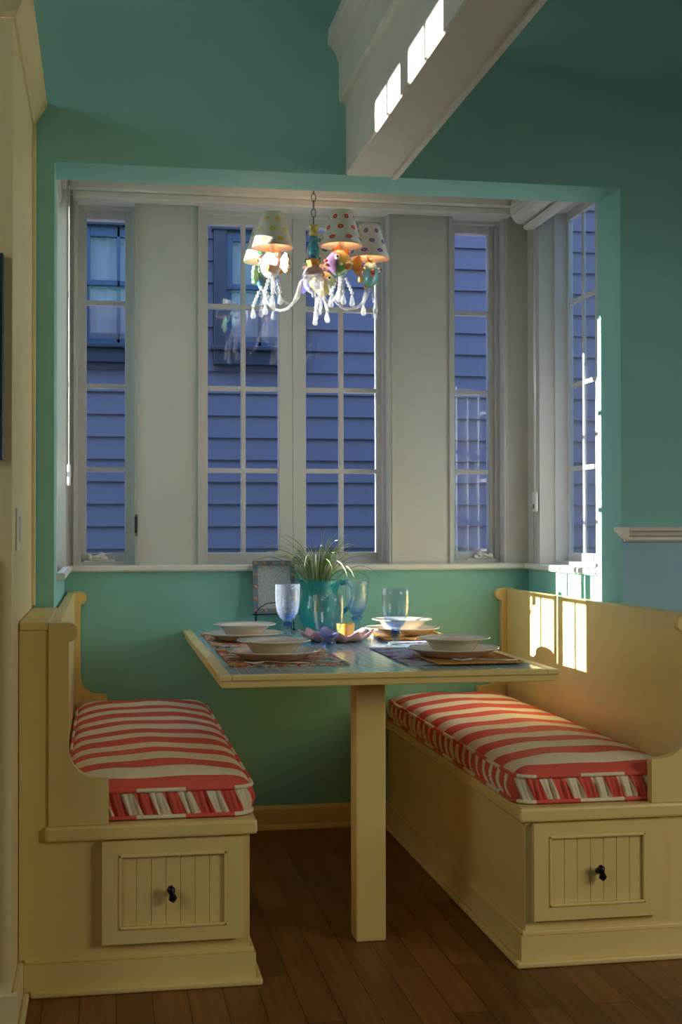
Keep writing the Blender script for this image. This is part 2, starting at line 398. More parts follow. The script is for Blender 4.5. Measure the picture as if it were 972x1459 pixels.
# ------------------------------------------------------------------ windows
GZ0, GZ1 = 1.026, 2.27
def sash(parent, P, h0, h1, g0, g1, vm, d0, dep=.045, pd=.020, mu=.008):
    """casement sash in a vertical plane. P(h, d, z) maps to world. stiles h0..g0, g1..h1; vm = vertical muntin position or None"""
    def bx(b, ha, hb, da, db, za, zb, bev=0):
        p, q = P(ha, da, za), P(hb, db, zb)
        b.box(min(p[0], q[0]), max(p[0], q[0]), min(p[1], q[1]), max(p[1], q[1]), za, zb, bev)
    b = MB()
    bx(b, h0, g0, d0, d0+dep, OP_Z0+.004, OP_Z1-.004, .002); bx(b, g1, h1, d0, d0+dep, OP_Z0+.004, OP_Z1-.004, .002)
    bx(b, g0, g1, d0, d0+dep, OP_Z0+.004, GZ0, .002); bx(b, g0, g1, d0, d0+dep, GZ1, OP_Z1-.004, .002)
    k = (GZ1-GZ0)/4
    for i in (1, 2, 3): bx(b, g0, g1, d0+mu, d0+dep-mu+.002, GZ0+k*i-.0085, GZ0+k*i+.0085, .002)
    if vm: bx(b, vm-.0085, vm+.0085, d0+mu+.0007, d0+dep-mu+.0013, GZ0, GZ1, .002)
    o = b.build('sash', M['vinyl'], parent)
    b = MB(); bx(b, g0-.004, g1+.004, d0+pd, d0+pd+.004, GZ0-.004, GZ1+.004)
    b.build('pane', M['window_glass'], o)
    return o
Pback = lambda h, d, z: (h, YB+d, z)
def frame_back(parent, x0, x1):
    b = MB(); d0, d1 = .055, .14
    b.box(x0, x0+.012, YB+d0, YB+.084, OP_Z0, OP_Z1); b.box(x1-.012, x1, YB+d0, YB+.084, OP_Z0, OP_Z1)
    b.box(x0+.012, x1-.012, YB+d0, YB+.084, OP_Z1-.012, OP_Z1); b.box(x0+.012, x1-.012, YB+d0, YB+.084, OP_Z0, OP_Z0+.012)
    b.build('frame', M['vinyl'], parent)
    # flat casing with a raised outer bead
    b = MB()
    for a, c, t in ((0, .010, .008), (.010, .014, .013)):
        b.box(x0-c, x0-a, YB-t, YB, OP_Z0, OP_Z1+c); b.box(x1+a, x1+c, YB-t, YB, OP_Z0, OP_Z1+c)
        b.box(x0-a, x1+a, YB-t, YB, OP_Z1+a, OP_Z1+c)
    b.build('casing', M['casing'], parent)
def crank(parent, x, y, z, flip=1):
    """folding window crank: base plate, hub and arm"""
    b = MB(); b.box(x-.058, x+.058, y-.022, y, z, z+.018, .004); b.box(x-.03, x+.03, y-.03, y-.004, z+.014, z+.03, .005)
    b.ell((x+.006*flip, y-.026, z+.033), .014, .012, .013)
    b.tube([(x+.006*flip, y-.03, z+.036), (x-.012*flip, y-.034, z+.03), (x-.032*flip, y-.033, z+.024)], [.007, .006, .007], 8)
    b.ell((x-.034*flip, y-.033, z+.026), .010, .009, .012)
    return b.build('crank_handle', M['plastic'], parent)
w1 = struct(thing('window_1', None, None, (.15, YB+.1, OP_Z0)))
frame_back(w1, .045, .252); sash(w1, Pback, .05, .247, .0765, .2178, None, .085); crank(w1, .125, YB+.082, OP_Z0+.001)
b = MB(); b.box(.2535, .2565, YB-.024, YB-.012, 1.09, 1.17, .001); b.box(.251, .259, YB-.016, YB-.002, 1.10, 1.16, .002); b.build('lock_lever', M['black_iron'], w1)
w2 = struct(thing('window_2', None, None, (.85, YB+.1, OP_Z0)))
frame_back(w2, .497, 1.205); sash(w2, Pback, .50, .8475, .5255, .796, .661, .085); sash(w2, Pback, .8485, 1.202, .900, 1.1765, 1.039, .085)
w3 = struct(thing('window_3', None, None, (1.55, YB+.1, OP_Z0)))
frame_back(w3, 1.455, 1.657); sash(w3, Pback, 1.46, 1.652, 1.487, 1.626, None, .085); crank(w3, 1.585, YB+.082, OP_Z0+.001, -1)
for nm, XW, sg in (('window_4', XRw, 1), ('window_5', XLw, -1)):
    SY0 = 0.262 if sg < 0 else .215
    w = struct(thing(nm, None, None, (XW+sg*.1, .55, OP_Z0)))
    Pside = lambda h, d, z, XW=XW, sg=sg: (XW+sg*d, h, z)
    b = MB()
    def sx(b, d0, d1, y0, y1, za, zb): b.box(min(XW+sg*d0, XW+sg*d1), max(XW+sg*d0, XW+sg*d1), y0, y1, za, zb)
    sx(b, .05, .0975, SY0, SY0+.012, OP_Z0, OP_Z1); sx(b, .05, .0975, SY1-.012, SY1, OP_Z0, OP_Z1)
    sx(b, .05, .0975, SY0+.012, SY1-.012, OP_Z1-.012, OP_Z1); sx(b, .05, .0975, SY0+.012, SY1-.012, OP_Z0, OP_Z0+.012)
    b.build('frame', M['vinyl'], w)
    b = MB()
    for a, c, t in ((0, .034, .008), (.034, .042, .014), (.055, .060, .006), (.085, .088, .005)):
        sx(b, -t, 0, SY1+a, SY1+c, OP_Z0, OP_Z1+(c if c < .05 else .05))
        if c < .05: sx(b, -t, 0, SY0, SY1+a, OP_Z1+a, OP_Z1+c)
    b.build('casing', M['casing'], w)
    far = .84 if sg < 0 else .858
    sash(w, Pside, .553, SY1-.004, .587, far, .7225, .098, .018, .008, .004); sash(w, Pside, SY0+.004, .547, SY0+.012 if sg < 0 else .237, .493, .375, .098, .018, .008, .004)

# ------------------------------------------------------------------ beam, chair rail, baseboard
b = MB()
prof = [(.855, 2.168), (.988, 2.168), (.988, 2.160), (1.004, 2.160), (1.006, 2.166), (1.006, 2.60), (.797, 2.60), (.793, 2.562), (.797, 2.553), (.806, 2.545), (.818, 2.528), (.824, 2.506), (.828, 2.502), (.828, 2.394), (.832, 2.384), (.843, 2.378), (.849, 2.372), (.849, 2.172)]
b.prism(prof, 'y', -6.25, 0)
struct(b.build('beam', M['white_trim']))
b = MB()
rp = [(0, 1.074), (-.012, 1.074), (-.018, 1.080), (-.018, 1.088), (-.030, 1.094), (-.034, 1.104), (-.050, 1.108), (-.052, 1.119), (0, 1.119)]
b.prism(rp, 'x', 1.716, 4.6); b.prism([(1.716+p, z) for p, z in [(0, 1.08), (-.012, 1.09), (-.02, 1.1), (-.03, 1.108), (-.03, 1.119), (0, 1.119)]], 'y', -.05, -.0005)
struct(b.build('trim_4', M['white_trim']))
b = MB(); b.prism([(YB, .012), (YB-.014, .012), (YB-.014, .074), (YB-.008, .086), (YB, .086)], 'x', .55, 1.15); b.prism([(YB, 0), (YB-.024, 0), (YB-.022, .010), (YB-.014, .018), (YB, .018)], 'x', .55, 1.15)
struct(b.build('baseboard_back', M['cream']))

# ------------------------------------------------------------------ roller shades
def shade(name, label, boxes, hem, cord):
    t = thing(name, label, 'roller shade', boxes['loc'], 'white roller shades over the nook windows')
    b = MB(); b.prism(boxes['prof'], boxes['axis'], boxes['a0'], boxes['a1']); b.build('cassette', M['casing'], t)
    b = MB(); b.prism(hem, boxes['axis'], boxes['a0']+.012, boxes['a1']-.012); b.build('hem_bar', M['white'], t)
    if cord:
        cx, cy, zt, zb = cord
        b = MB(); b.tube([(cx, cy, zt), (cx, cy, zb+.07)], .0016, 6); b.tube([(cx, cy-.016, zt), (cx, cy-.016, zb+.07)], .0016, 6); b.build('cord', M['plastic'], t)
        b = MB(); b.box(cx-.006, cx+.006, cy-.03, cy+.012, zb, zb+.075, .006); h = b.build('cord_holder', M['plastic'], t)
        sg = -1 if cx > .8 else 1
        b = MB(); b.box(cx+sg*.0055, cx+sg*.0075, cy-.014, cy-.004, zb+.012, zb+.03); b.build('slot', M['dark'], h)
    return t
YS = YB-.02
shade('roller_shade', 'long white roller shade cassette across the three back windows',
      dict(loc=(.85, YS, 2.32), axis='x', a0=.018, a1=1.672, prof=[(YS, 2.328), (.945, 2.328), (.938, 2.336), (.938, 2.42), (.945, 2.43), (YS, 2.43)]),
      [(1.00, 2.302), (.948, 2.302), (.944, 2.306), (.944, 2.326), (1.00, 2.326)], None)
def side_prof(X, s):
    return ([(X, 2.262)] + [(X-s*(.055+.040*math.sin(math.radians(a))), 2.318-.056*math.cos(math.radians(a))) for a in range(0, 181, 20)] + [(X, 2.374)],
            [(X-s*.004, 2.243)] + [(X-s*(.03+.018*math.sin(math.radians(a))), 2.250-.012*math.cos(math.radians(a))) for a in range(0, 181, 30)] + [(X-s*.004, 2.261)])
p1, h1 = side_prof(XRw-.016, 1)
shade('roller_shade', 'short white rounded roller shade cassette over the narrow right side window', dict(loc=(XRw-.05, .55, 2.26), axis='y', a0=WT+.005, a1=.915, prof=p1), h1, (XRw-.022, .905, 2.25, 1.178))
p1 = [(-.045, 2.262), (-.012, 2.262), (-.006, 2.28), (-.006, 2.308), (-.045, 2.308)]; h1 = [(-.035, 2.244), (-.025, 2.240), (-.015, 2.244), (-.015, 2.261), (-.035, 2.261)]
shade('roller_shade', 'white roller shade on the left side wall showing only its cord and holder', dict(loc=(XLw-.03, .55, 2.26), axis='y', a0=.27, a1=.875, prof=p1), h1, (XLw+.022, .80, 2.30, 1.265))

# ------------------------------------------------------------------ benches
def bench(T, sg, label):
    """T(t): distance from the seat edge towards the back -> x"""
    root = thing('built_in_bench', label, 'bench', (T(.25), .2, 0), 'cream storage benches facing each other')
    def bx(b, t0, t1, y0, y1, za, zb, bev=0):
        b.box(min(T(t0), T(t1)), max(T(t0), T(t1)), y0, y1, za, zb, bev)
    YE = YB-.002; tm = .5715 if sg < 0 else .526
    b = MB(); bx(b, .018, .504, -.605, YE, .02, .364, .002); b.build('base', M['cream'], root)
    # plinth with ogee top and shoe moulding, front and aisle side in one profile
    b = MB()
    bx(b, .004, tm-.0125, -.619, -.605, 0, .076); bx(b, .004, .018, -.605, YE, 0, .076)
    bx(b, .009, tm-.0125, -.614, -.605, .076, .088, .003); bx(b, .009, .018, -.605, YE, .076, .088, .003)
    bx(b, -.012, tm-.027, -.635, -.619, 0, .016, .005); bx(b, -.012, .004, -.619, YE, 0, .016, .005)
    b.build('plinth', M['cream'], root)
    b = MB(); bx(b, 0, .512, -.622, YE, .3655, .4015, .007); b.build('seat_board', M['cream'], root)
    b = MB(); bx(b, .476, .502, -.582, YE-.03, .402, .886, .002)
    bx(b, .502, tm, -.611, -.002, .872, .892 if sg < 0 else .886, .003); bx(b, .5045, .512, -.590, YE-.03, .02, .872)
    b.build('backrest', M['cream'], root)
    b = MB(); bx(b, .5125, tm, -.608, -.590, .02, .8715); bx(b, .5023, .5125, -.6075, -.590, .02, .8715); b.build('end_board', M['cream'], root)
    # scrolled end panels
    pts = [(.36, .4025), (.36, .514), (.392, .517)] + [(.392+.063*math.sin(math.radians(a)), .585-.068*math.cos(math.radians(a))) for a in range(12, 91, 13)]
    pts += [(.455, .60), (.455, .842)] + arc(.457, .866, .0235, 265, 90, 12) + [(.502, .8895), (.502, .4025)]
    pts = [(T(t), z) for t, z in pts]
    b = MB(); b.prism(pts, 'y', -.613, -.583); b.build('end_panel', M['cream'], root)
    b = MB(); b.prism(pts, 'y', YE-.029, YE); b.build('end_panel', M['cream'], root)
    # drawer
    d0, d1, za, zb = (.036, .376, .116, .362)
    yF = -.627
    b = MB(); r = .040
    bx(b, d0, d0+r, yF, -.6055, za, zb); bx(b, d1-r, d1, yF, -.6055, za, zb)
    bx(b, d0+r, d1-r, yF, -.6055, za, za+.034); bx(b, d0+r, d1-r, yF, -.6055, zb-.032, zb)
    q0, q1, w0, w1_ = d0+r, d1-r, za+.034, zb-.032
    for (a, c, e, g) in ((q0, q0+.007, w0, w1_), (q1-.007, q1, w0, w1_), (q0, q1, w0, w0+.007), (q0, q1, w1_-.007, w1_)): bx(b, a, c, yF-.003, -.61, e, g, .002)
    dr = b.build('drawer', M['cream'], root)
    b = MB(); nb = 7; wd = (q1-q0-.014)/nb
    for i in range(nb): bx(b, q0+.007+wd*i+.0003, q0+.007+wd*(i+1)-.0003, yF+.006, -.608, w0+.007, w1_-.007, .0014)
    b.build('beadboard_panel', M['cream'], dr)
    kx, kz = T((d0+d1)/2+.004), .236
    b = MB(); b.tube([(kx, yF+.008, kz), (kx, yF-.014, kz)], [.009, .005], 12)
    b.tube([(kx-.004, yF-.017, kz+.02), (kx-.003, yF-.02, kz+.012), (kx, yF-.019, kz), (kx+.002, yF-.02, kz-.011), (kx+.004, yF-.018, kz-.019)], [.004, .0105, .0065, .0105, .004], 12)
    b.build('knob', M['black_iron'], dr)
    return root
TL = lambda t: .513-t
TR = lambda t: 1.183+t
bench(TL, -1, 'cream storage bench beside the tall cabinet, with a black-knobbed drawer in its end')
bench(TR, 1, 'cream storage bench with the sunlit backrest, against the right nook wall')

# ------------------------------------------------------------------ cushions
def cushion(x0, x1, label, mirror):
    y0, y1, zb, ze = -.578, 1.008, .404, .474
    t = thing('seat_cushion', label, 'cushion', ((x0+x1)/2, (y0+y1)/2, zb), 'striped seat cushions on the benches')
    # top panel: crowned grid
    R_ = .05; NX, NY = 24, 80
    b = MB(); g = {}
    def inset(a, bb):
        # squircle corner shrink
        x = x0+(x1-x0)*a; y = y0+(y1-y0)*bb
        cx = min(max(x, x0+R_), x1-R_); cy = min(max(y, y0+R_), y1-R_)
        dx, dy = x-cx, y-cy
        if abs(dx) > 1e-9 and abs(dy) > 1e-9:
            mx = max(abs(dx), abs(dy)); k = mx/math.hypot(dx, dy); x, y = cx+dx*k, cy+dy*k
        return x, y
    def ease(k): return .5-.5*math.cos(PI*k)*abs(math.cos(PI*k))**.0 if False else k
    fr = lambda i, n: (lambda q: q if True else q)(i/n)
    xs_ = [0, .012, .03, .06]+[.06+.88*i/NX for i in range(1, NX)]+[.94, .97, .988, 1]
    ys_ = [0, .004, .010, .02, .04]+[.04+.92*i/NY for i in range(1, NY)]+[.96, .98, .99, .996, 1]
    for i, a in enumerate(xs_):
        for j, c in enumerate(ys_):
            x, y = inset(a, c)
            xp = x0+(x1-x0)*a; yp = y0+(y1-y0)*c; e = max(0, min(xp-x0, x1-xp, yp-y0, y1-yp))
            rise = .014*(1-math.exp(-e/.012))+.030*(1-math.exp(-e/.09))
            wv = .0016*math.sin(x*31+y*5)+.0014*math.sin(y*23+1.3)
            g[i, j] = b.bm.verts.new((x, y, ze+rise+wv*min(1, e/.05)))
    for i in range(len(xs_)-1):
        for j in range(len(ys_)-1):
            f = b.bm.faces.new([g[i, j], g[i+1, j], g[i+1, j+1], g[i, j+1]]); f.smooth = True
            for lp in f.loops:
                # the cloth sags: stripes bow slightly across the seat
                xx = (lp.vert.co.x-x0)/(x1-x0)
                lp[b.uv].uv = (lp.vert.co.y+.006*math.sin(PI*xx)+.003*math.sin(xx*7), xx)
    b.build('top_panel', M['stripe_top'], t)
    # perimeter path
    def path(off, step=.003):
        pts = []
        r = R_
        segs = [((x1-r, y0), (1, 0), 0)]
        per = []
        def line(p, q):
            L = math.hypot(q[0]-p[0], q[1]-p[1]); k = max(1, int(L/step)); nx, ny = (q[1]-p[1])/L, -(q[0]-p[0])/L
            for i in range(k): per.append((p[0]+(q[0]-p[0])*i/k, p[1]+(q[1]-p[1])*i/k, nx, ny))
        def crn(cx, cy, a0):
            k = int(r*PI/2/step)
            for i in range(k):
                a = a0+PI/2*i/k; per.append((cx+r*math.cos(a), cy+r*math.sin(a), math.cos(a), math.sin(a)))
        line((x0+r, y0), (x1-r, y0)); crn(x1-r, y0+r, -PI/2); line((x1, y0+r), (x1, y1-r)); crn(x1-r, y1-r, 0)
        line((x1-r, y1), (x0+r, y1)); crn(x0+r, y1-r, PI/2); line((x0, y1-r), (x0, y0+r)); crn(x0+r, y0+r, PI)
        return per
    per = path(0); n_ = len(per); b = MB(); rows = 9; V = []
    rnd = random.Random(3 if mirror else 5)
    ph = [rnd.uniform(0, 6) for _ in range(8)]
    for i, (x, y, nx, ny) in enumerate(per):
        s_ = i*.003; col = []
        for j in range(rows+1):
            h = j/rows; bul = math.sin(PI*h)
            sh = s_+.022*h
            rf = (.55*math.sin(sh*2*PI/.0145+1.5*math.sin(s_*21+ph[0]))+.45*math.sin(sh*2*PI/.0235+ph[1]+1.2*math.sin(s_*13+ph[2])))
            d = .006*bul+.0078*rf*(.35+.65*bul) - .002
            col.append(b.bm.verts.new((x+nx*d, y+ny*d, zb+.003+(ze-zb-.003)*h)))
        V.append(col)
    for i in range(n_):
        A, B = V[i], V[(i+1) % n_]
        for j in range(rows):
            f = b.bm.faces.new([A[j], B[j], B[j+1], A[j+1]]); f.smooth = True
            u0, u1 = i*.003, (i+1)*.003
            for lp, (u, h) in zip(f.loops, ((u0, j/rows), (u1, j/rows), (u1, (j+1)/rows), (u0, (j+1)/rows))):
                lp[b.uv].uv = (u, h*.07)
    b.bm.faces.new([c[0] for c in V][::-1])
    b.build('gathered_boxing', M['stripe_box'], t)
    for z in (ze, zb+.005):
        b = MB(); b.tube([(x+nx*.002, y+ny*.002, z) for (x, y, nx, ny) in per[::3]], .0052, 8, closed=True, uvs=True); b.build('piping', M['stripe_welt'], t)
    return t
cushion(.050, .506, 'red and cream striped cushion on the bench beside the tall cabinet', False)
cushion(1.190, 1.646, 'red and cream striped cushion on the bench with the sunlit backrest', True)

# ------------------------------------------------------------------ table
tx0, tx1, ty0, ty1, tz = .428, 1.328, -.515, YB-.002, .742
tb = thing('dining_table', 'wall-fixed dining table with blue mosaic top, cream rim and one square post', 'table', ((tx0+tx1)/2, .2, 0))
b = MB(); fw = .032
b.box(tx0, tx0+fw, ty0, ty1, tz-.013, tz+.001, .003); b.box(tx1-fw, tx1, ty0, ty1, tz-.013, tz+.001, .003)
b.box(tx0+fw, tx1-fw, ty0, ty0+fw, tz-.013, tz+.001, .003)
b.box(tx0+.006, tx1-.006, ty0+.006, ty1, tz-.031, tz-.012, .003)
b.build('table_rim', M['cream'], tb)
b = MB(); b.box(tx0+fw, tx1-fw, ty0+fw, ty1, tz-.011, tz); b.build('mosaic_inlay', M['tile'], tb)
b = MB(); b.box(.812, .894, -.345, -.263, 0, tz-.031, .004); b.build('leg', M['cream'], tb)

# ------------------------------------------------------------------ tall cabinet at the left edge
cab = thing('tall_cabinet', 'tall cream built-in cabinet with crown moulding, beside the nook opening', 'cabinet', (-.5, -.4, 0))
CX, CY = -.0605, -.83
b = MB(); b.box(-1.1, CX, CY, -.0015, .0, 2.262, .002); b.build('body', M['cream2'], cab)
b = MB(); b.box(CX, CX+.010, -.024, -.0015, .9, 2.262, .002); b.build('edge_bead', M['cream2'], cab)
prof = [(0, 2.262), (.006, 2.262), (.009, 2.272), (.016, 2.284), (.026, 2.302), (.034, 2.314), (.040, 2.318), (.040, 2.334), (0, 2.334)]
b = MB(); A = [b.bm.verts.new((CX+p, -.002, z)) for p, z in prof]; B = [b.bm.verts.new((CX+p, CY-p, z)) for p, z in prof]; D = [b.bm.verts.new((-1.1, CY-p, z)) for p, z in prof]
k = len(prof)
for P_, Q_ in ((A, B), (B, D)):
    for i in range(k): b.bm.faces.new([P_[i], P_[(i+1) % k], Q_[(i+1) % k], Q_[i]])
b.bm.faces.new(A); b.bm.faces.new(D[::-1]); b.build('crown_moulding', M['cream2'], cab)
b = MB(); b.box(-1.1, CX+.014, CY-.016, CY, 0, .085, .003); b.box(CX, CX+.014, CY, -.621, 0, .085, .003)
b.box(-1.1, CX+.028, CY-.03, CY-.016, 0, .018, .005); b.box(CX+.014, CX+.028, CY-.016, -.637, 0, .018, .005); b.build('plinth', M['cream2'], cab)
b = MB(); b.box(-.62, -.093, CY-.018, CY-.001, .12, 1.05, .003); b.box(-.56, -.15, CY-.022, CY-.014, .18, .99, .003); b.build('door', M['cream2'], cab)
ap = thing('built_in_appliance', 'dark blue appliance with louvred vents at the photo edge, set in the tall cabinet', 'appliance', (-.4, CY-.02, 1.27))
M['app'] = mat('blue_steel', (.10, .15, .24), .25, .5, metal=.7)
b = MB(); b.box(-.70, -.079, CY-.024, CY-.001, 1.268, 1.728, .003); b.build('casing', M['app'], ap)
for z in (1.30, 1.315, 1.330, 1.345, 1.66, 1.675, 1.69, 1.705):
    b = MB(); b.box(-.68, -.083, CY-.026, CY-.023, z-.003, z+.004); b.build('vent_slot', M['dark'], ap)
b = MB(); b.box(-.66, -.085, CY-.0275, CY-.024, 1.37, 1.645, .001); b.build('glass_door', mat('dark_blue_glass', (.02, .035, .06), .08, .6), ap)
sw = thing('light_switch', 'white switch plate on the side of the tall cabinet', 'light switch', (CX, -.66, 1.11))
b = MB(); b.box(CX+.0003, CX+.005, -.715, -.60, 1.065, 1.165, .002); b.build('plate', M['plastic'], sw)
b = MB(); b.box(CX+.005, CX+.009, -.68, -.635, 1.085, 1.145, .001); b.build('rocker', M['plastic'], sw)

# ------------------------------------------------------------------ house next door and ground
struct(MB().box(-40, 40, -30, 60, -.75, -.6).build('ground', M['ground']))
hs = thing('house', 'lilac clapboard house with navy-trimmed windows, seen through the nook windows', 'house', (2, 6, -.6))
HY = 3.4
b = MB(); ex = .1213; zz = 1.981-ex*21; pts = []
while zz < 6.0:
    pts += [(HY-.016, zz), (HY, zz+ex-.0005)]; zz += ex
pts += [(8.5, zz), (8.5, 1.981-ex*21)]
b.prism(pts, 'x', -9, 10); b.build('siding', M['lilac'], hs)
b = MB(); b.prism([(2.9, 6.0), (5.9, 8.6), (9.0, 6.0), (9.0, 5.85), (2.9, 5.85)], 'x', -9.4, 10.4); b.build('roof', M['roof'], hs)
def nwin(x0, x1, trim):
    """sash frame x0..x1 with two lights per sash"""
    b = MB(); y = HY-.075
    b.box(x0-trim, x0, y, HY+.02, 2.10, 2.80, .004); b.box(x1, x1+trim, y, HY+.02, 2.10, 2.80, .004)
    b.box(x0-trim-.01, x1+trim+.01, y-.015, HY+.02, 2.745, 2.84, .004); b.box(x0-trim-.015, x1+trim+.015, y-.03, HY+.02, 2.088, 2.112, .004); b.box(x0-trim, x1+trim, y, HY+.02, 2.012, 2.088, .004)
    w = b.build('window', M['navy'], hs)
    b = MB(); ys = y+.018; ye = ys+.035; mx = (x0+x1)/2
    for z0_, z1_, dy in ((2.425, 2.745, 0), (2.112, 2.44, .018)):
        b.box(x0, x0+.036, ys+dy, ye+dy, z0_, z1_, .003); b.box(x1-.036, x1, ys+dy, ye+dy, z0_, z1_, .003); b.box(mx-.009, mx+.009, ys+dy, ye+dy, z0_, z1_, .003)
        b.box(x0+.036, x1-.036, ys+dy, ye+dy, z0_, z0_+(.03 if dy == 0 else .06), .003); b.box(x0+.036, x1-.036, ys+dy, ye+dy, z1_-(.058 if dy == 0 else .03), z1_, .003)
    b.build('sash', M['blue_sash'], w)
    b = MB(); b.box(x0+.03, x1-.03, ys+.012, ys+.016, 2.14, 2.70); b.build('pane', M['neighbour_pane'], w)
    b = MB(); N = 60
    vs = []
    for i in range(N+1):
        x = x0+.02+(x1-x0-.04)*i/N; yy = HY-.026+.004*math.sin(i*.55)*(1 if abs(i-18) < 10 or abs(i-44) < 8 else .15)
        vs.append((b.bm.verts.new((x, yy-.002, 2.13)), b.bm.verts.new((x, yy-.002, 2.72))))
    for A, B in zip(vs, vs[1:]):
        f = b.bm.faces.new([A[0], B[0], B[1], A[1]]); f.smooth = True
    b.build('curtain', M['curtain'], w)
nwin(.030, .402, .07); nwin(.795, 1.168, .068)

# ------------------------------------------------------------------ tableware
def make_plate():
    t = tag(MB().lathe([(0, .006), (.075, .006), (.085, .010), (.120, .024), (.130, .027), (.132, .0255), (.130, .0235), (.118, .019), (.088, .004), (.080, 0), (0, 0)], n=56,
            wob=lambda r, z, a: (r*(1+.018*math.cos(10*a)*max(0, (r-.09)/.04)), z)).build('dinner_plate', M['plate']), None, 'plate', 'cream dinner plates on the table')
    return t
def make_bowl():
    return tag(MB().lathe([(0, .008), (.045, .008), (.062, .018), (.074, .037), (.080, .043), (.104, .049), (.106, .0475), (.104, .0455), (.080, .0395), (.070, .028), (.058, .010), (.047, .001), (0, 0)], n=56).build('soup_bowl', M['plate']), None, 'bowl', 'cream soup bowls on the plates')
pl0, bw0 = make_plate(), make_bowl()
settings = {'ln': (.615, -.135), 'lf': (.600, .525), 'rn': (1.125, -.19), 'rf': (1.155, .60)}
where = {'ln': 'over the floral mat at the near left of the table', 'lf': 'at the far left of the table, by the picture frame',
         'rn': 'at the near right table corner, above the orange napkin', 'rf': 'at the far right of the table behind the yellow cup'}
TM = tz+.0045
first = True
for k, (x, y) in settings.items():
    p = pl0 if first else pl0.copy(); q = bw0 if first else bw0.copy()
    if not first: COL.objects.link(p); COL.objects.link(q)
    first = False
    zp = TM + (.004 if k in ('rn', 'rf') else 0)
    p.location = (x, y, zp); q.location = (x, y, zp+.0063)
    p['label'] = 'cream scalloped dinner plate '+where[k]; q['label'] = 'cream soup bowl '+where[k]

def make_goblet():
    t = thing('water_goblet', None, 'goblet', (0, 0, 0), 'blue-tinted water goblets')
    b = MB(); b.lathe([(0, .002), (.034, .0), (.038, .0015), (.036, .004), (.018, .008), (.009, .013), (.0, .013)], n=32,
                      wob=lambda r, z, a: (r*(1+.05*math.cos(5*a)), z)); b.build('foot', M['goblet'], t)
    b = MB(); b.lathe([(0, .012), (.009, .013), (.0065, .019), (.0075, .026), (.012, .033), (.0095, .039), (.0165, .047), (.0175, .053), (.012, .058), (0, .060)], n=20,
                      wob=lambda r, z, a: (r*(1+.22*math.cos(4*a+z*120)), z+.002*math.sin(3*a))); b.build('stem', M['goblet_stem'], t)
    b = MB()
    b.lathe([(0, .0585), (.014, .060), (.026, .072), (.035, .090), (.040, .112), (.042, .140), (.042, .165), (.0425, .184), (.0418, .1848), (.0405, .184),
             (.0400, .165), (.0400, .140), (.0378, .113), (.0325, .092), (.023, .075), (.012, .0655), (0, .064)], n=40)
    b.build('bowl', M['goblet'], t)
    return t
gb = make_goblet()
gl = [(.757, -.225, TM, 'blue water goblet standing nearest the photographer, on the floral mat'),
      (.755, .600, tz+.0005, 'blue water goblet in front of the picture frame, left of the pitcher'),
      (1.040, .835, tz+.0005, 'blue water goblet at the right side of the turquoise pitcher, by its handle'),
      (1.026, .130, TM, 'clear goblet with blue base on the grey mat, right of the pink dish')]
for i, (x, y, z, lb) in enumerate(gl):
    if i == 0: gb.location = (x, y, z); gb['label'] = lb
    else: copy_tree(gb, (x, y, z), lb, rotz=i*.7)

def cloth(x0, x1, y0, y1, z, name, m, label, cat, group, skew=0, fringe=None):
    org = ((x0+x1)/2, (y0+y1)/2, z)
    b = MB(); b.box(x0, x1, y0, y1, z, z+.003, .0012)
    for v in b.bm.verts: v.co.x += skew*(v.co.y-(y0+y1)/2); v.co.z += 0
    o = b.build(name, m, None, org)
    tag(o, label, cat, group)
    if fringe:
        for yy in fringe:
            b = MB(); b.box(x0-.004, x0+.03, yy-.03, yy+.03, z+.0031, z+.0062, .001); b.build('corner_patch', M['orange_cloth'], o)
    return o
zt = tz+.0005
cloth(.478, .806, -.300, .205, zt, 'placemat', M['mat_warm'], 'bright red and purple floral placemat at the near left of the table', 'placemat', 'placemats', 0, (-.265, .165))
cloth(.478, .700, .300, .830, zt, 'placemat', M['mat_warm'], 'bright floral placemat at the far left of the table, nearest the left bench back', 'placemat', 'placemats', 0, (.335, .79))
cloth(.955, 1.285, -.350, .185, zt, 'placemat', M['mat_cool'], 'grey and violet placemat at the near right of the table', 'placemat', 'placemats')
cloth(1.050, 1.292, .340, .850, zt, 'placemat', M['mat_cool'], 'grey and violet placemat at the far right of the table, mostly under its plate', 'placemat', 'placemats')
def napkin(x0, x1, y0, y1, label):
    b = MB(); z = zt+.0035
    b.box(x0, x1, y0, y1, z, z+.0035, .0015)
    o = b.build('napkin', M['orange_cloth'], None, ((x0+x1)/2, (y0+y1)/2, z)); tag(o, label, 'napkin', 'orange woven napkins')
    b = MB()
    for (p, q) in (((x0, y0), (x1, y0)), ((x0, y0), (x0, y1)), ((x1, y0), (x1, y1))):
        n_ = 40; pts = [(p[0]+(q[0]-p[0])*i/n_, p[1]+(q[1]-p[1])*i/n_, z+.0035) for i in range(n_+1)]
        b.tube(pts, [.003+.0012*math.sin(i*1.9) for i in range(n_+1)], 6)
    b.build('braided_edge', M['orange_cloth'], o)
napkin(1.030, 1.270, -.375, -.10, 'orange woven napkin with a braided edge under the near right plate')
napkin(1.055, 1.285, .40, .70, 'orange woven napkin under the far right plate')

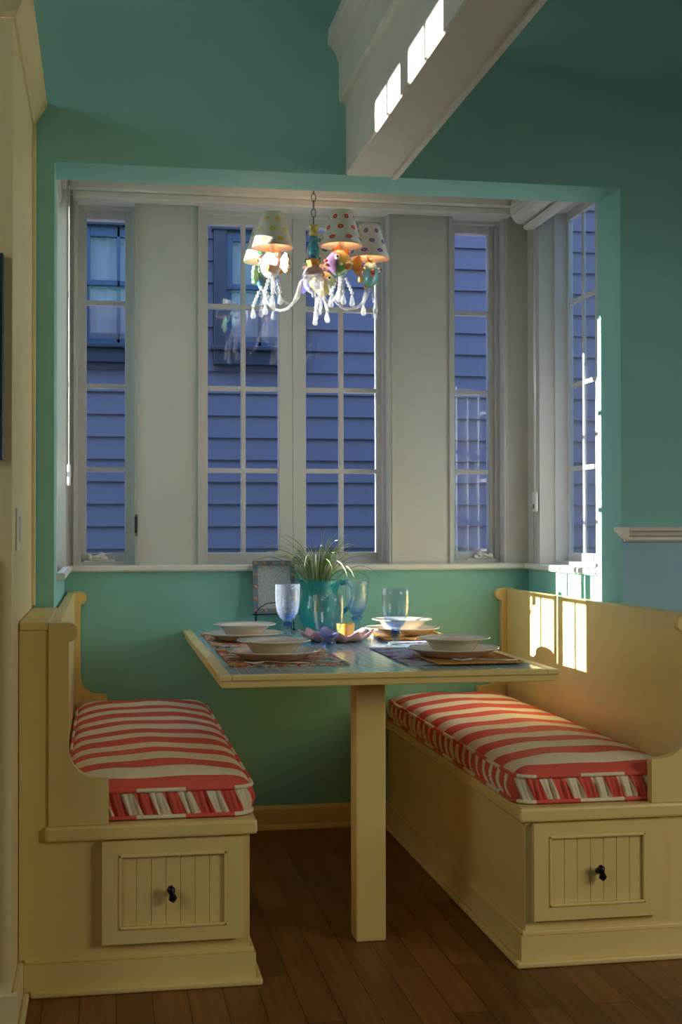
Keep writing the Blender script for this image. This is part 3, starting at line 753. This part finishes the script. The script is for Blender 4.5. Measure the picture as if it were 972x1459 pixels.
def make_fork():
    t = MB()
    t.tube([(-.095, 0, .004), (-.05, 0, .0045), (-.01, 0, .007), (.025, 0, .010), (.04, 0, .0085)], [.0058, .0046, .003, .003, .006], 8, flat=.32)
    for k in (-1.5, -.5, .5, 1.5): t.tube([(.036, k*.0036, .0085), (.060, k*.0048, .006), (.085, k*.0048, .010)], [.0018, .0016, .0008], 6)
    t.ell((.044, 0, .0078), .014, .0085, .0018)
    o = t.build('fork', M['steel']); return tag(o, None, 'fork', 'steel forks on the table')
fk = make_fork(); fk.location = (.60, -.285, zt+.003); fk['label'] = 'steel fork lying on the floral mat in front of the near left plate'; fk.rotation_euler = (0, 0, PI+.06)
f2 = fk.copy(); COL.objects.link(f2); f2.location = (1.165, -.356, zt+.0072); f2.rotation_euler = (0, 0, PI-.05); f2['label'] = 'steel fork on the orange napkin in front of the near right plate'

# pink scalloped dish and yellow cup
dx, dy = .900, .470
b = MB()
def scal(r, z, a):
    k = max(0, (r-.06)/.06); return (r*(1+.05*k*math.cos(11*a)), z+.008*k*math.cos(11*a))
b.lathe([(0, .006), (.06, .006), (.085, .012), (.108, .022), (.120, .032), (.1225, .031), (.112, .019), (.088, .006), (.062, 0), (0, 0)], n=88, wob=scal)
tag(b.build('scalloped_dish', M['pink_glaze'], None, (0, 0, 0)), 'pink scalloped serving dish in the middle of the blue table', 'dish').location = (dx, dy, tz+.0005)
b = MB(); b.lathe([(0, 0), (.024, 0), (.027, .006), (.031, .052), (.0315, .054), (.029, .053), (.026, .046), (0, .046)], n=32)
tag(b.build('votive_cup', M['yellow_glaze']), 'small yellow candle cup standing in the pink scalloped dish', 'candle cup').location = (dx+.025, dy-.03, tz+.0075)

# turquoise pitcher with a grass plant
px_, py_ = .918, .905
pt = thing('glass_pitcher', 'turquoise glass pitcher holding the grassy plant, near the back wall', 'pitcher', (px_, py_, tz+.0005))
b = MB()
def lip(r, z, a):
    k = max(0, (z-.15)/.035); c = max(0, math.cos(a-PI*1.0))**4; return (r*(1+.10*k*c), z+.006*k*c)
b.lathe([(0, 0), (.048, 0), (.056, .004), (.074, .035), (.080, .065), (.076, .095), (.066, .125), (.063, .145), (.072, .170), (.082, .186), (.080, .187), (.069, .170), (.060, .145), (.063, .125), (.073, .095), (.077, .065), (.071, .037), (.054, .008), (0, .006)], c=(px_, py_, tz+.0005), n=48, wob=lip)
b.build('body', M['turquoise'], pt)
b = MB(); hx = px_; b.tube([(hx+.073, py_, tz+.172), (hx+.098, py_, tz+.180), (hx+.118, py_, tz+.163), (hx+.122, py_, tz+.125), (hx+.108, py_, tz+.088), (hx+.078, py_, tz+.066)], [.008, .009, .009, .0085, .008, .010], 10)
b.build('handle', mat('turquoise_handle_glass', (.02, .30, .40), .05, .6, coat=.6), pt)
rnd = random.Random(12); b = MB(); gz = tz+.075
M['grass_pale'] = mat('pale_grass_blade', (.52, .54, .30), .5, .3, noise=.3, nscale=14)
for i in range(125):
    a = rnd.uniform(0, 2*PI); rr = rnd.uniform(0, .035)
    lean = rnd.uniform(0, 1); L = rnd.uniform(.19, .29)+.10*lean
    p = Vector((px_-.012+rr*math.cos(a), py_+rr*.6*math.sin(a), gz)); pts = []
    a += rnd.uniform(-.4, .4); out = Vector((math.cos(a), math.sin(a)*.8, 0)); N = 13
    a0 = rnd.uniform(.0, .30)*(.4+lean); kk = lean**1.1*2.9; tw = rnd.uniform(-.5, .5); sdv = Vector((-out.y, out.x, 0))
    for q in range(N):
        pts.append(p.copy()); f = q/(N-1)
        ang = a0 + kk*max(0, f-.22)**1.35*1.35
        d = (out*math.sin(ang)+Vector((0, 0, 1))*math.cos(ang)+sdv*tw*max(0, f-.3)*.5).normalized(); p = p+d*(L/(N-1))
        p.y = min(p.y, 1.008)
    # keep the blades inside the neck of the pitcher
    for v in pts:
        if v.z < tz+.178:
            w_ = Vector((v.x-px_, v.y-py_, 0)); lim = .050
            if w_.length > lim: w_ *= lim/w_.length; v.x, v.y = px_+w_.x, py_+w_.y
    b.mi = 1 if rnd.random() < .45 else 0
    b.tube(pts, [.0022]*4+[.0030]*4+[.0027, .0023, .0018, .0012, .0004], 5, flat=.4)
tag(b.build('grass_plant', [M['grass'], M['grass_pale']], None, (px_, py_, gz)), 'spiky green grass plant arching out of the turquoise pitcher', 'plant')

# picture frame with copper studs on a wire stand
fr = thing('picture_frame', 'blue-grey picture frame with copper studs, standing behind the plant against the teal wall', 'picture frame', (.757, .985, tz+.0005))
fx0, fx1, fz0, fz1 = .680, .836, .806, .998
yf = lambda z: .972+(z-.80)*.16
def slab(b, x0, x1, z0, z1, d0, d1):
    vs = [b.bm.verts.new((x, yf(z)+d, z)) for x in (x0, x1) for d in (d0, d1) for z in (z0, z1)]
    for q in ((0,1,3,2),(4,6,7,5),(0,4,5,1),(2,3,7,6),(0,2,6,4),(1,5,7,3)): b.bm.faces.new([vs[i] for i in q])
b = MB(); w_ = .018
slab(b, fx0, fx0+w_, fz0, fz1, -.006, .006); slab(b, fx1-w_, fx1, fz0, fz1, -.006, .006); slab(b, fx0+w_, fx1-w_, fz0, fz0+w_, -.006, .006); slab(b, fx0+w_, fx1-w_, fz1-w_, fz1, -.006, .006)
b.build('border', M['frame_metal'], fr)
b = MB(); slab(b, fx0+w_, fx1-w_, fz0+w_, fz1-w_, -.001, .004); b.build('picture', M['frosted'], fr)
spots = [(x, fz0+.009+(fz1-fz0-.018)*i/4) for i in range(5) for x in (fx0+.009, fx1-.009)]
spots += [(fx0+.009+(fx1-fx0-.018)*i/4, z) for i in (1, 2, 3) for z in (fz0+.009, fz1-.009)]
for x, z in spots:
    b = MB(); b.ell((x, yf(z)-.007, z), .0070, .0045, .0070, 12, 8); b.build('stud', M['copper'], fr)
b = MB()
for x in (fx0+.01, fx1-.01):
    b.tube([(x, .945, tz+.0065), (x, .955, .775), (x, .968, .800), (x, .978, .803), (x, .99, .79), (x, 1.015, tz+.002)], .0022, 6)
    b.ell((x, .945, tz+.0065), .006, .006, .006, 10, 6)
b.tube([(fx0-.006, .966, .8025), (fx1+.006, .966, .8025)], .0022, 6)
b.tube([(fx0+.006, .962, .805), (fx0+.02, .956, .826), (fx0+.045, .953, .842), (fx0+.085, .951, .848)], .0018, 6)
b.build('wire_stand', M['wire'], fr)

# ------------------------------------------------------------------ chandelier
cx, cy = .838, .55
ch = thing('chandelier', 'five-armed glass chandelier with ceramic fish and polka-dot shades above the table', 'chandelier', (cx, cy, 1.82))
def dotmat(name, col):
    m = mat(name, (.66, .62, .54), .8, .1); n, l, p = nodes_of(m)
    uv = n.new('ShaderNodeUVMap'); mp = n.new('ShaderNodeMapping'); l.new(uv.outputs[0], mp.inputs[0])
    sp = n.new('ShaderNodeSeparateXYZ'); l.new(mp.outputs[0], sp.inputs[0])
    def mth(op, i0, i1=0):
        q = n.new('ShaderNodeMath'); q.operation = op
        for k, v in enumerate((i0, i1)):
            if isinstance(v, (int, float)): q.inputs[k].default_value = v
            else: l.new(v, q.inputs[k])
        return q.outputs[0]
    row = mth('FLOOR', sp.outputs['Y'])
    u = mth('SUBTRACT', mth('FRACT', mth('ADD', sp.outputs['X'], mth('MULTIPLY', row, .5))), .5)
    v = mth('SUBTRACT', mth('FRACT', sp.outputs['Y']), .5)
    d = mth('SQRT', mth('ADD', mth('MULTIPLY', u, u), mth('MULTIPLY', v, v)))
    k = mth('LESS_THAN', d, .21); k2 = mth('LESS_THAN', d, .07)
    fac = mth('SUBTRACT', k, mth('MULTIPLY', k2, .35))
    mx = n.new('ShaderNodeMixRGB'); mx.inputs[1].default_value = (.66, .62, .54, 1); mx.inputs[2].default_value = (*col, 1); l.new(fac, mx.inputs[0])
    l.new(mx.outputs[0], p.inputs['Base Color'])
    return m
M['shade_in'] = mat('peach_shade_lining', (.88, .74, .58), .8, .1)
lamps = [  # angle, dots, body, head, belly, tail, lips
    (19, (.62, .07, .03), (.66, .46, .08), (.22, .12, .22), (.18, .36, .12), (.70, .26, .05), (.60, .05, .06)),
    (-53, (.70, .50, .06), (.72, .46, .52), (.74, .60, .60), (.70, .55, .50), (.72, .34, .06), (.66, .16, .05)),
    (91, (.30, .10, .36), (.64, .32, .05), (.12, .40, .44), (.16, .42, .18), (.66, .30, .06), (.62, .05, .04)),
    (163, (.03, .26, .34), (.70, .40, .12), (.34, .50, .20), (.66, .52, .18), (.16, .16, .52), (.36, .12, .40)),
    (-125, (.08, .38, .14), (.16, .42, .34), (.58, .60, .54), (.10, .24, .34), (.22, .50, .24), (.60, .40, .20))]
R0 = .193; ZS0, ZS1 = 2.008, 2.124
bulb_m = bpy.data.materials.new('bulb_glow'); bulb_m.use_nodes = True
_p = bulb_m.node_tree.nodes['Principled BSDF']; _p.inputs['Emission Color'].default_value = (1, .62, .32, 1); _p.inputs['Emission Strength'].default_value = 4; _p.inputs['Base Color'].default_value = (1, .8, .6, 1)
M['candle'] = mat('ivory_candle_tube', (.72, .60, .48), .5, .3)
M['eye_w'] = mat('eye_white', (.8, .76, .66), .2, .5); M['eye_b'] = mat('eye_black', (.02, .02, .03), .15, .6)
def fish_mat(name, body, head, belly):
    m = mat(name, body, .18, .5, coat=.5); n, l, p = nodes_of(m)
    at = n.new('ShaderNodeUVMap'); sp = n.new('ShaderNodeSeparateXYZ'); l.new(at.outputs[0], sp.inputs[0])
    nz = n.new('ShaderNodeTexNoise'); nz.inputs['Scale'].default_value = 60; tc = n.new('ShaderNodeTexCoord'); l.new(tc.outputs['Object'], nz.inputs['Vector'])
    rp = n.new('ShaderNodeValToRGB'); e = rp.color_ramp.elements
    e[0].position = .0; e[0].color = (*belly, 1); e[1].position = .34; e[1].color = (*belly, 1)
    x = e.new(.46); x.color = (*body, 1); x = e.new(.85); x.color = (*body, 1); x = e.new(1); x.color = (min(1, body[0]*1.1), body[1]*.5, body[2]*.5, 1)
    ad = n.new('ShaderNodeMath'); ad.operation = 'MULTIPLY_ADD'; ad.inputs[1].default_value = .25; l.new(nz.outputs['Fac'], ad.inputs[0]); l.new(sp.outputs['Y'], ad.inputs[2])
    sb = n.new('ShaderNodeMath'); sb.operation = 'SUBTRACT'; l.new(ad.outputs[0], sb.inputs[0]); sb.inputs[1].default_value = .125
    l.new(sb.outputs[0], rp.inputs[0])
    hd = n.new('ShaderNodeValToRGB'); hd.color_ramp.elements[0].position = .66; hd.color_ramp.elements[0].color = (0, 0, 0, 1); hd.color_ramp.elements[1].position = .74; hd.color_ramp.elements[1].color = (1, 1, 1, 1)
    l.new(sp.outputs['X'], hd.inputs[0])
    mx = n.new('ShaderNodeMixRGB'); mx.inputs[2].default_value = (*head, 1); l.new(hd.outputs[0], mx.inputs[0]); l.new(rp.outputs[0], mx.inputs[1])
    l.new(mx.outputs[0], p.inputs['Base Color'])
    return m
def drop_chain(b, p0, dirv, n_beads, drop):
    p = Vector(p0)
    for k in range(n_beads):
        p = p+Vector(dirv)*.012+Vector((0, 0, -.0115)); b.ell(tuple(p), .0064, .0064, .0068, 6, 4)
    b.tube([tuple(Vector(p0)), tuple(p)], .0014, 5)
    q = p+Vector((0, 0, -.006))
    b.lathe([(0, 0), (.003, -.003), (.0085, -drop*.62), (.0095, -drop*.75), (.006, -drop*.93), (0, -drop)], c=tuple(q), n=8)
for li, (ang, dots, body, head, belly, tail, lips) in enumerate(lamps):
    a = math.radians(ang); rd = Vector((math.sin(a), -math.cos(a), 0)); tg = Vector((-math.cos(a), -math.sin(a), 0))  # fish faces tg
    L = Vector((cx, cy, 0))+rd*R0
    # arm: glass S curve
    def pa(r, z): v = Vector((cx, cy, 0))+rd*r; return (v.x, v.y, z)
    ctrl = [(.018, 1.925), (.036, 1.935), (.050, 1.925), (.060, 1.895), (.074, 1.862), (.098, 1.840), (.128, 1.834), (.158, 1.846), (.180, 1.872), (.191, 1.902), (.193, 1.925)]
    b = MB(); b.tube([pa(r, z) for r, z in ctrl], .0052, 8)
    # twisted rib around the tube
    tw = []
    for i in range(len(ctrl)*5-5):
        q = i/5; k0 = int(q); f = q-k0; r = ctrl[k0][0]*(1-f)+ctrl[k0+1][0]*f; z = ctrl[k0][1]*(1-f)+ctrl[k0+1][1]*f
        v = Vector(pa(r, z))+tg*.0055*math.cos(i*1.1)+Vector((0, 0, .0055*math.sin(i*1.1))); tw.append(tuple(v))
    b.tube(tw, .0018, 5); b.build('arm', M['crystal'], ch)
    # fish
    FS = 1.2
    def fp(u, v, w): # u along the fish (nose +), v sideways (outwards), w up
        q = L+tg*u*FS+rd*v*FS; return (q.x, q.y, 1.951+w*FS)
    b = MB(); N, K = 18, 16; rings = []
    prof = [(-.034, .006, .008), (-.028, .011, .013), (-.020, .016, .022), (-.010, .021, .031), (.002, .024, .037), (.014, .0245, .037), (.025, .022, .031), (.034, .017, .022), (.041, .012, .014), (.046, .007, .008)]
    for u, sv, sw in prof:
        rings.append([(b.bm.verts.new(fp(u, sv*math.cos(2*PI*k/K), sw*math.sin(2*PI*k/K)+.002)), ((u+.034)/.08, .5+.5*math.sin(2*PI*k/K))) for k in range(K)])
    for A, B in zip(rings, rings[1:]):
        for k in range(K):
            qd = [A[k], A[(k+1) % K], B[(k+1) % K], B[k]]
            f = b.bm.faces.new([q[0] for q in qd]); f.smooth = True
            for lp, q in zip(f.loops, qd): lp[b.uv].uv = q[1]
    for R_ in (rings[0], rings[-1]): b.bm.faces.new([q[0] for q in R_])
    fm = fish_mat('glazed_fish_%d' % li, body, head, belly)
    fb = b.build('fish', fm, ch)
    tm = mat('fish_fin_%d' % li, tail, .2, .5, noise=.3, nscale=50, coat=.4)
    # tail: fan with scalloped edge; dorsal fin; side fins
    b = MB()
    def fan(pts, th):
        A = [b.bm.verts.new(fp(u, v+th, w)) for u, v, w in pts]; B = [b.bm.verts.new(fp(u, v-th, w)) for u, v, w in pts]
        b.bm.faces.new(A); b.bm.faces.new(B[::-1]); kk = len(pts)
        for i in range(kk): b.bm.faces.new([A[i], A[(i+1) % kk], B[(i+1) % kk], B[i]])
    tp = [(-.030, 0, .008)]+[(-.050-.014*math.cos(t*1.1)+.002*math.cos(i*PI), 0, .030*math.sin(t)) for i, t in enumerate([1.2, .9, .6, .3, 0, -.3, -.6, -.9, -1.2])]+[(-.030, 0, -.006)]
    fan(tp, .004)
    b.build('tail', tm, fb)
    b = MB(); dp = [(-.022, 0, .022), (-.026, 0, .036), (-.014, 0, .042), (-.008, 0, .049), (.002, 0, .048), (.010, 0, .050), (.018, 0, .043), (.026, 0, .040), (.026, 0, .032), (.010, 0, .036), (-.008, 0, .032)]
    fan(dp, .0035); b.build('dorsal_fin', tm, fb)
    for sv in (1, -1):
        b = MB(); b.ell(fp(-.006, sv*.0235, -.010), .015, .0045, .012, 12, 8, Matrix((tg*.9-rd*sv*.44, rd*.9+tg*sv*.44, Vector((0, 0, 1)))).transposed()); b.build('side_fin', tm, fb)
        b = MB(); b.ell(fp(.024, sv*.0205, .012), .0085, .0085, .0085, 12, 8); e_ = b.build('eye', M['eye_w'], fb)
        b.__init__(); b.ell(fp(.028, sv*.0265, .0135), .0042, .0042, .0042, 10, 6); b.build('pupil', M['eye_b'], fb)
    b = MB(); b.ell(fp(.047, 0, .004), .008, .008, .006, 12, 8); b.ell(fp(.046, 0, -.006), .007, .007, .0055, 12, 8); b.build('lips', mat('fish_lips_%d' % li, lips, .18, .5, coat=.5), fb)
    # collar under the fish with crystal drops
    b = MB(); b.lathe([(.0, .012), (.016, .010), (.018, .004), (.012, -.004), (.007, -.012), (0, -.012)], c=(L.x, L.y, 1.917), n=16); b.build('bobeche', M['crystal'], ch)
    for q in range(4):
        aa = a+PI/4+q*PI/2
        b = MB(); dv = Vector((math.cos(aa), math.sin(aa), 0))
        drop_chain(b, (L.x+dv.x*.012, L.y+dv.y*.012, 1.912), dv*(.40 if q % 2 else .26), 4+(q % 2), .040)
        b.build('crystal_drop', M['crystal'], ch, smooth=False)
    # candle tube, bulb, shade
    b = MB(); b.tube([(L.x, L.y, 1.992), (L.x, L.y, 2.05)], .0095, 14); b.build('candle_tube', M['candle'], ch)
    b = MB(); b.lathe([(0, 0), (.006, 0), (.012, .014), (.010, .026), (.004, .038), (0, .04)], c=(L.x, L.y, 2.05), n=14); b.build('bulb', bulb_m, ch)
    ld = bpy.data.lights.new('bulb_light', 'POINT'); ld.energy = .62; ld.color = (1, .68, .42); ld.shadow_soft_size = .012
    lo = bpy.data.objects.new('bulb_light', ld); COL.objects.link(lo); lo.parent = ch; lo.location = Vector((L.x, L.y, 2.10))-wl(ch)
    b = MB(); N = 48; rb, rt = .0685, .0345; Vv = []
    for k in range(N+1):
        t = 2*PI*k/N+li; Vv.append([(Vector((L.x+r*math.cos(t), L.y+r*math.sin(t), z)), (k/N*7, vv)) for r, z, vv in ((rb, ZS0, -.15), (rb*.75+rt*.25, ZS0*.75+ZS1*.25, .76), ((rb+rt)/2, (ZS0+ZS1)/2, 1.6), (rb*.25+rt*.75, ZS0*.25+ZS1*.75, 2.42), (rt, ZS1, 3.2))])
    grid = [[b.bm.verts.new(c[0]) for c in col] for col in Vv[:-1]]; grid.append(grid[0])
    inn = [[b.bm.verts.new((L.x+(c[0].x-L.x)*.965, L.y+(c[0].y-L.y)*.965, c[0].z)) for c in col] for col in Vv[:-1]]; inn.append(inn[0])
    for k in range(N):
        for j in range(4):
            f = b.bm.faces.new([grid[k][j], grid[k+1][j], grid[k+1][j+1], grid[k][j+1]]); f.smooth = True
            for lp, uvv in zip(f.loops, (Vv[k][j][1], Vv[k+1][j][1], Vv[k+1][j+1][1], Vv[k][j+1][1])): lp[b.uv].uv = uvv
            f = b.bm.faces.new([inn[k][j], inn[k][j+1], inn[k+1][j+1], inn[k+1][j]]); f.smooth = True; f.material_index = 1
        for j in (0, 4):
            f = b.bm.faces.new([grid[k][j], inn[k][j], inn[k+1][j], grid[k+1][j]]); f.material_index = 1
    sh = b.build('lamp_shade', [dotmat('polka_dot_shade_%d' % li, dots), M['shade_in']], ch)
# column
c0 = (cx, cy, 0)
M['vase_blue'] = mat('turquoise_glaze', (.05, .30, .40), .15, .5, noise=.5, nscale=90, coat=.5)
M['cap_yellow'] = mat('yellow_olive_glaze', (.52, .42, .10), .2, .5, noise=.35, nscale=60, coat=.4)
M['orange_glaze'] = mat('orange_glaze', (.60, .24, .05), .2, .5, noise=.3, nscale=60, coat=.4)
M['dome'] = mat('mauve_silver_glaze', (.36, .28, .28), .2, .5, noise=.25, nscale=40, metal=.4)
MB().lathe([(0, 2.118), (.016, 2.116), (.020, 2.110), (.015, 2.103), (.016, 2.092), (.018, 2.086), (.014, 2.079), (0, 2.079)], c0, 24).build('top_cap', M['cap_yellow'], ch)
MB().lathe([(0, 2.079), (.013, 2.078), (.014, 2.055), (.019, 2.035), (.020, 2.018), (.016, 2.002), (0, 2.0)], c0, 24).build('column', M['vase_blue'], ch)
MB().lathe([(0, 2.001), (.020, 2.0), (.024, 1.994), (.020, 1.984), (.018, 1.977), (0, 1.976)], c0, 24, wob=lambda r, z, a: (r*(1+.08*math.cos(6*a)), z)).build('collar', M['orange_glaze'], ch)
MB().lathe([(0, 1.977), (.018, 1.976), (.030, 1.966), (.037, 1.952), (.038, 1.945), (.034, 1.944), (0, 1.944)], c0, 28).build('dome', M['dome'], ch)
MB().lathe([(0, 1.9435), (.034, 1.943), (.036, 1.925), (.032, 1.905), (.020, 1.890), (.008, 1.884), (.006, 1.872), (0, 1.870)], c0, 28).build('glass_hub', M['crystal'], ch)
b = MB(); z = 2.118
k = 0
while z < 2.558:
    pts = []
    for i in range(14):
        t = 2*PI*i/14; h = .0075*math.cos(t); v = .015*math.sin(t)
        pts.append((cx+(h if k % 2 else 0), cy+(0 if k % 2 else h), z+.0135+v))
    b.tube(pts, .0016, 6, closed=True); z += .0262; k += 1
b.lathe([(0, 2.5729), (.05, 2.5729), (.05, 2.565), (.03, 2.556), (0, 2.554)], c0, 24)
b.build('chain', mat('dark_nickel', (.12, .115, .11), .35, .5, metal=.4), ch)

# the fixture hangs a little higher on its chain
ch.location.z += .027
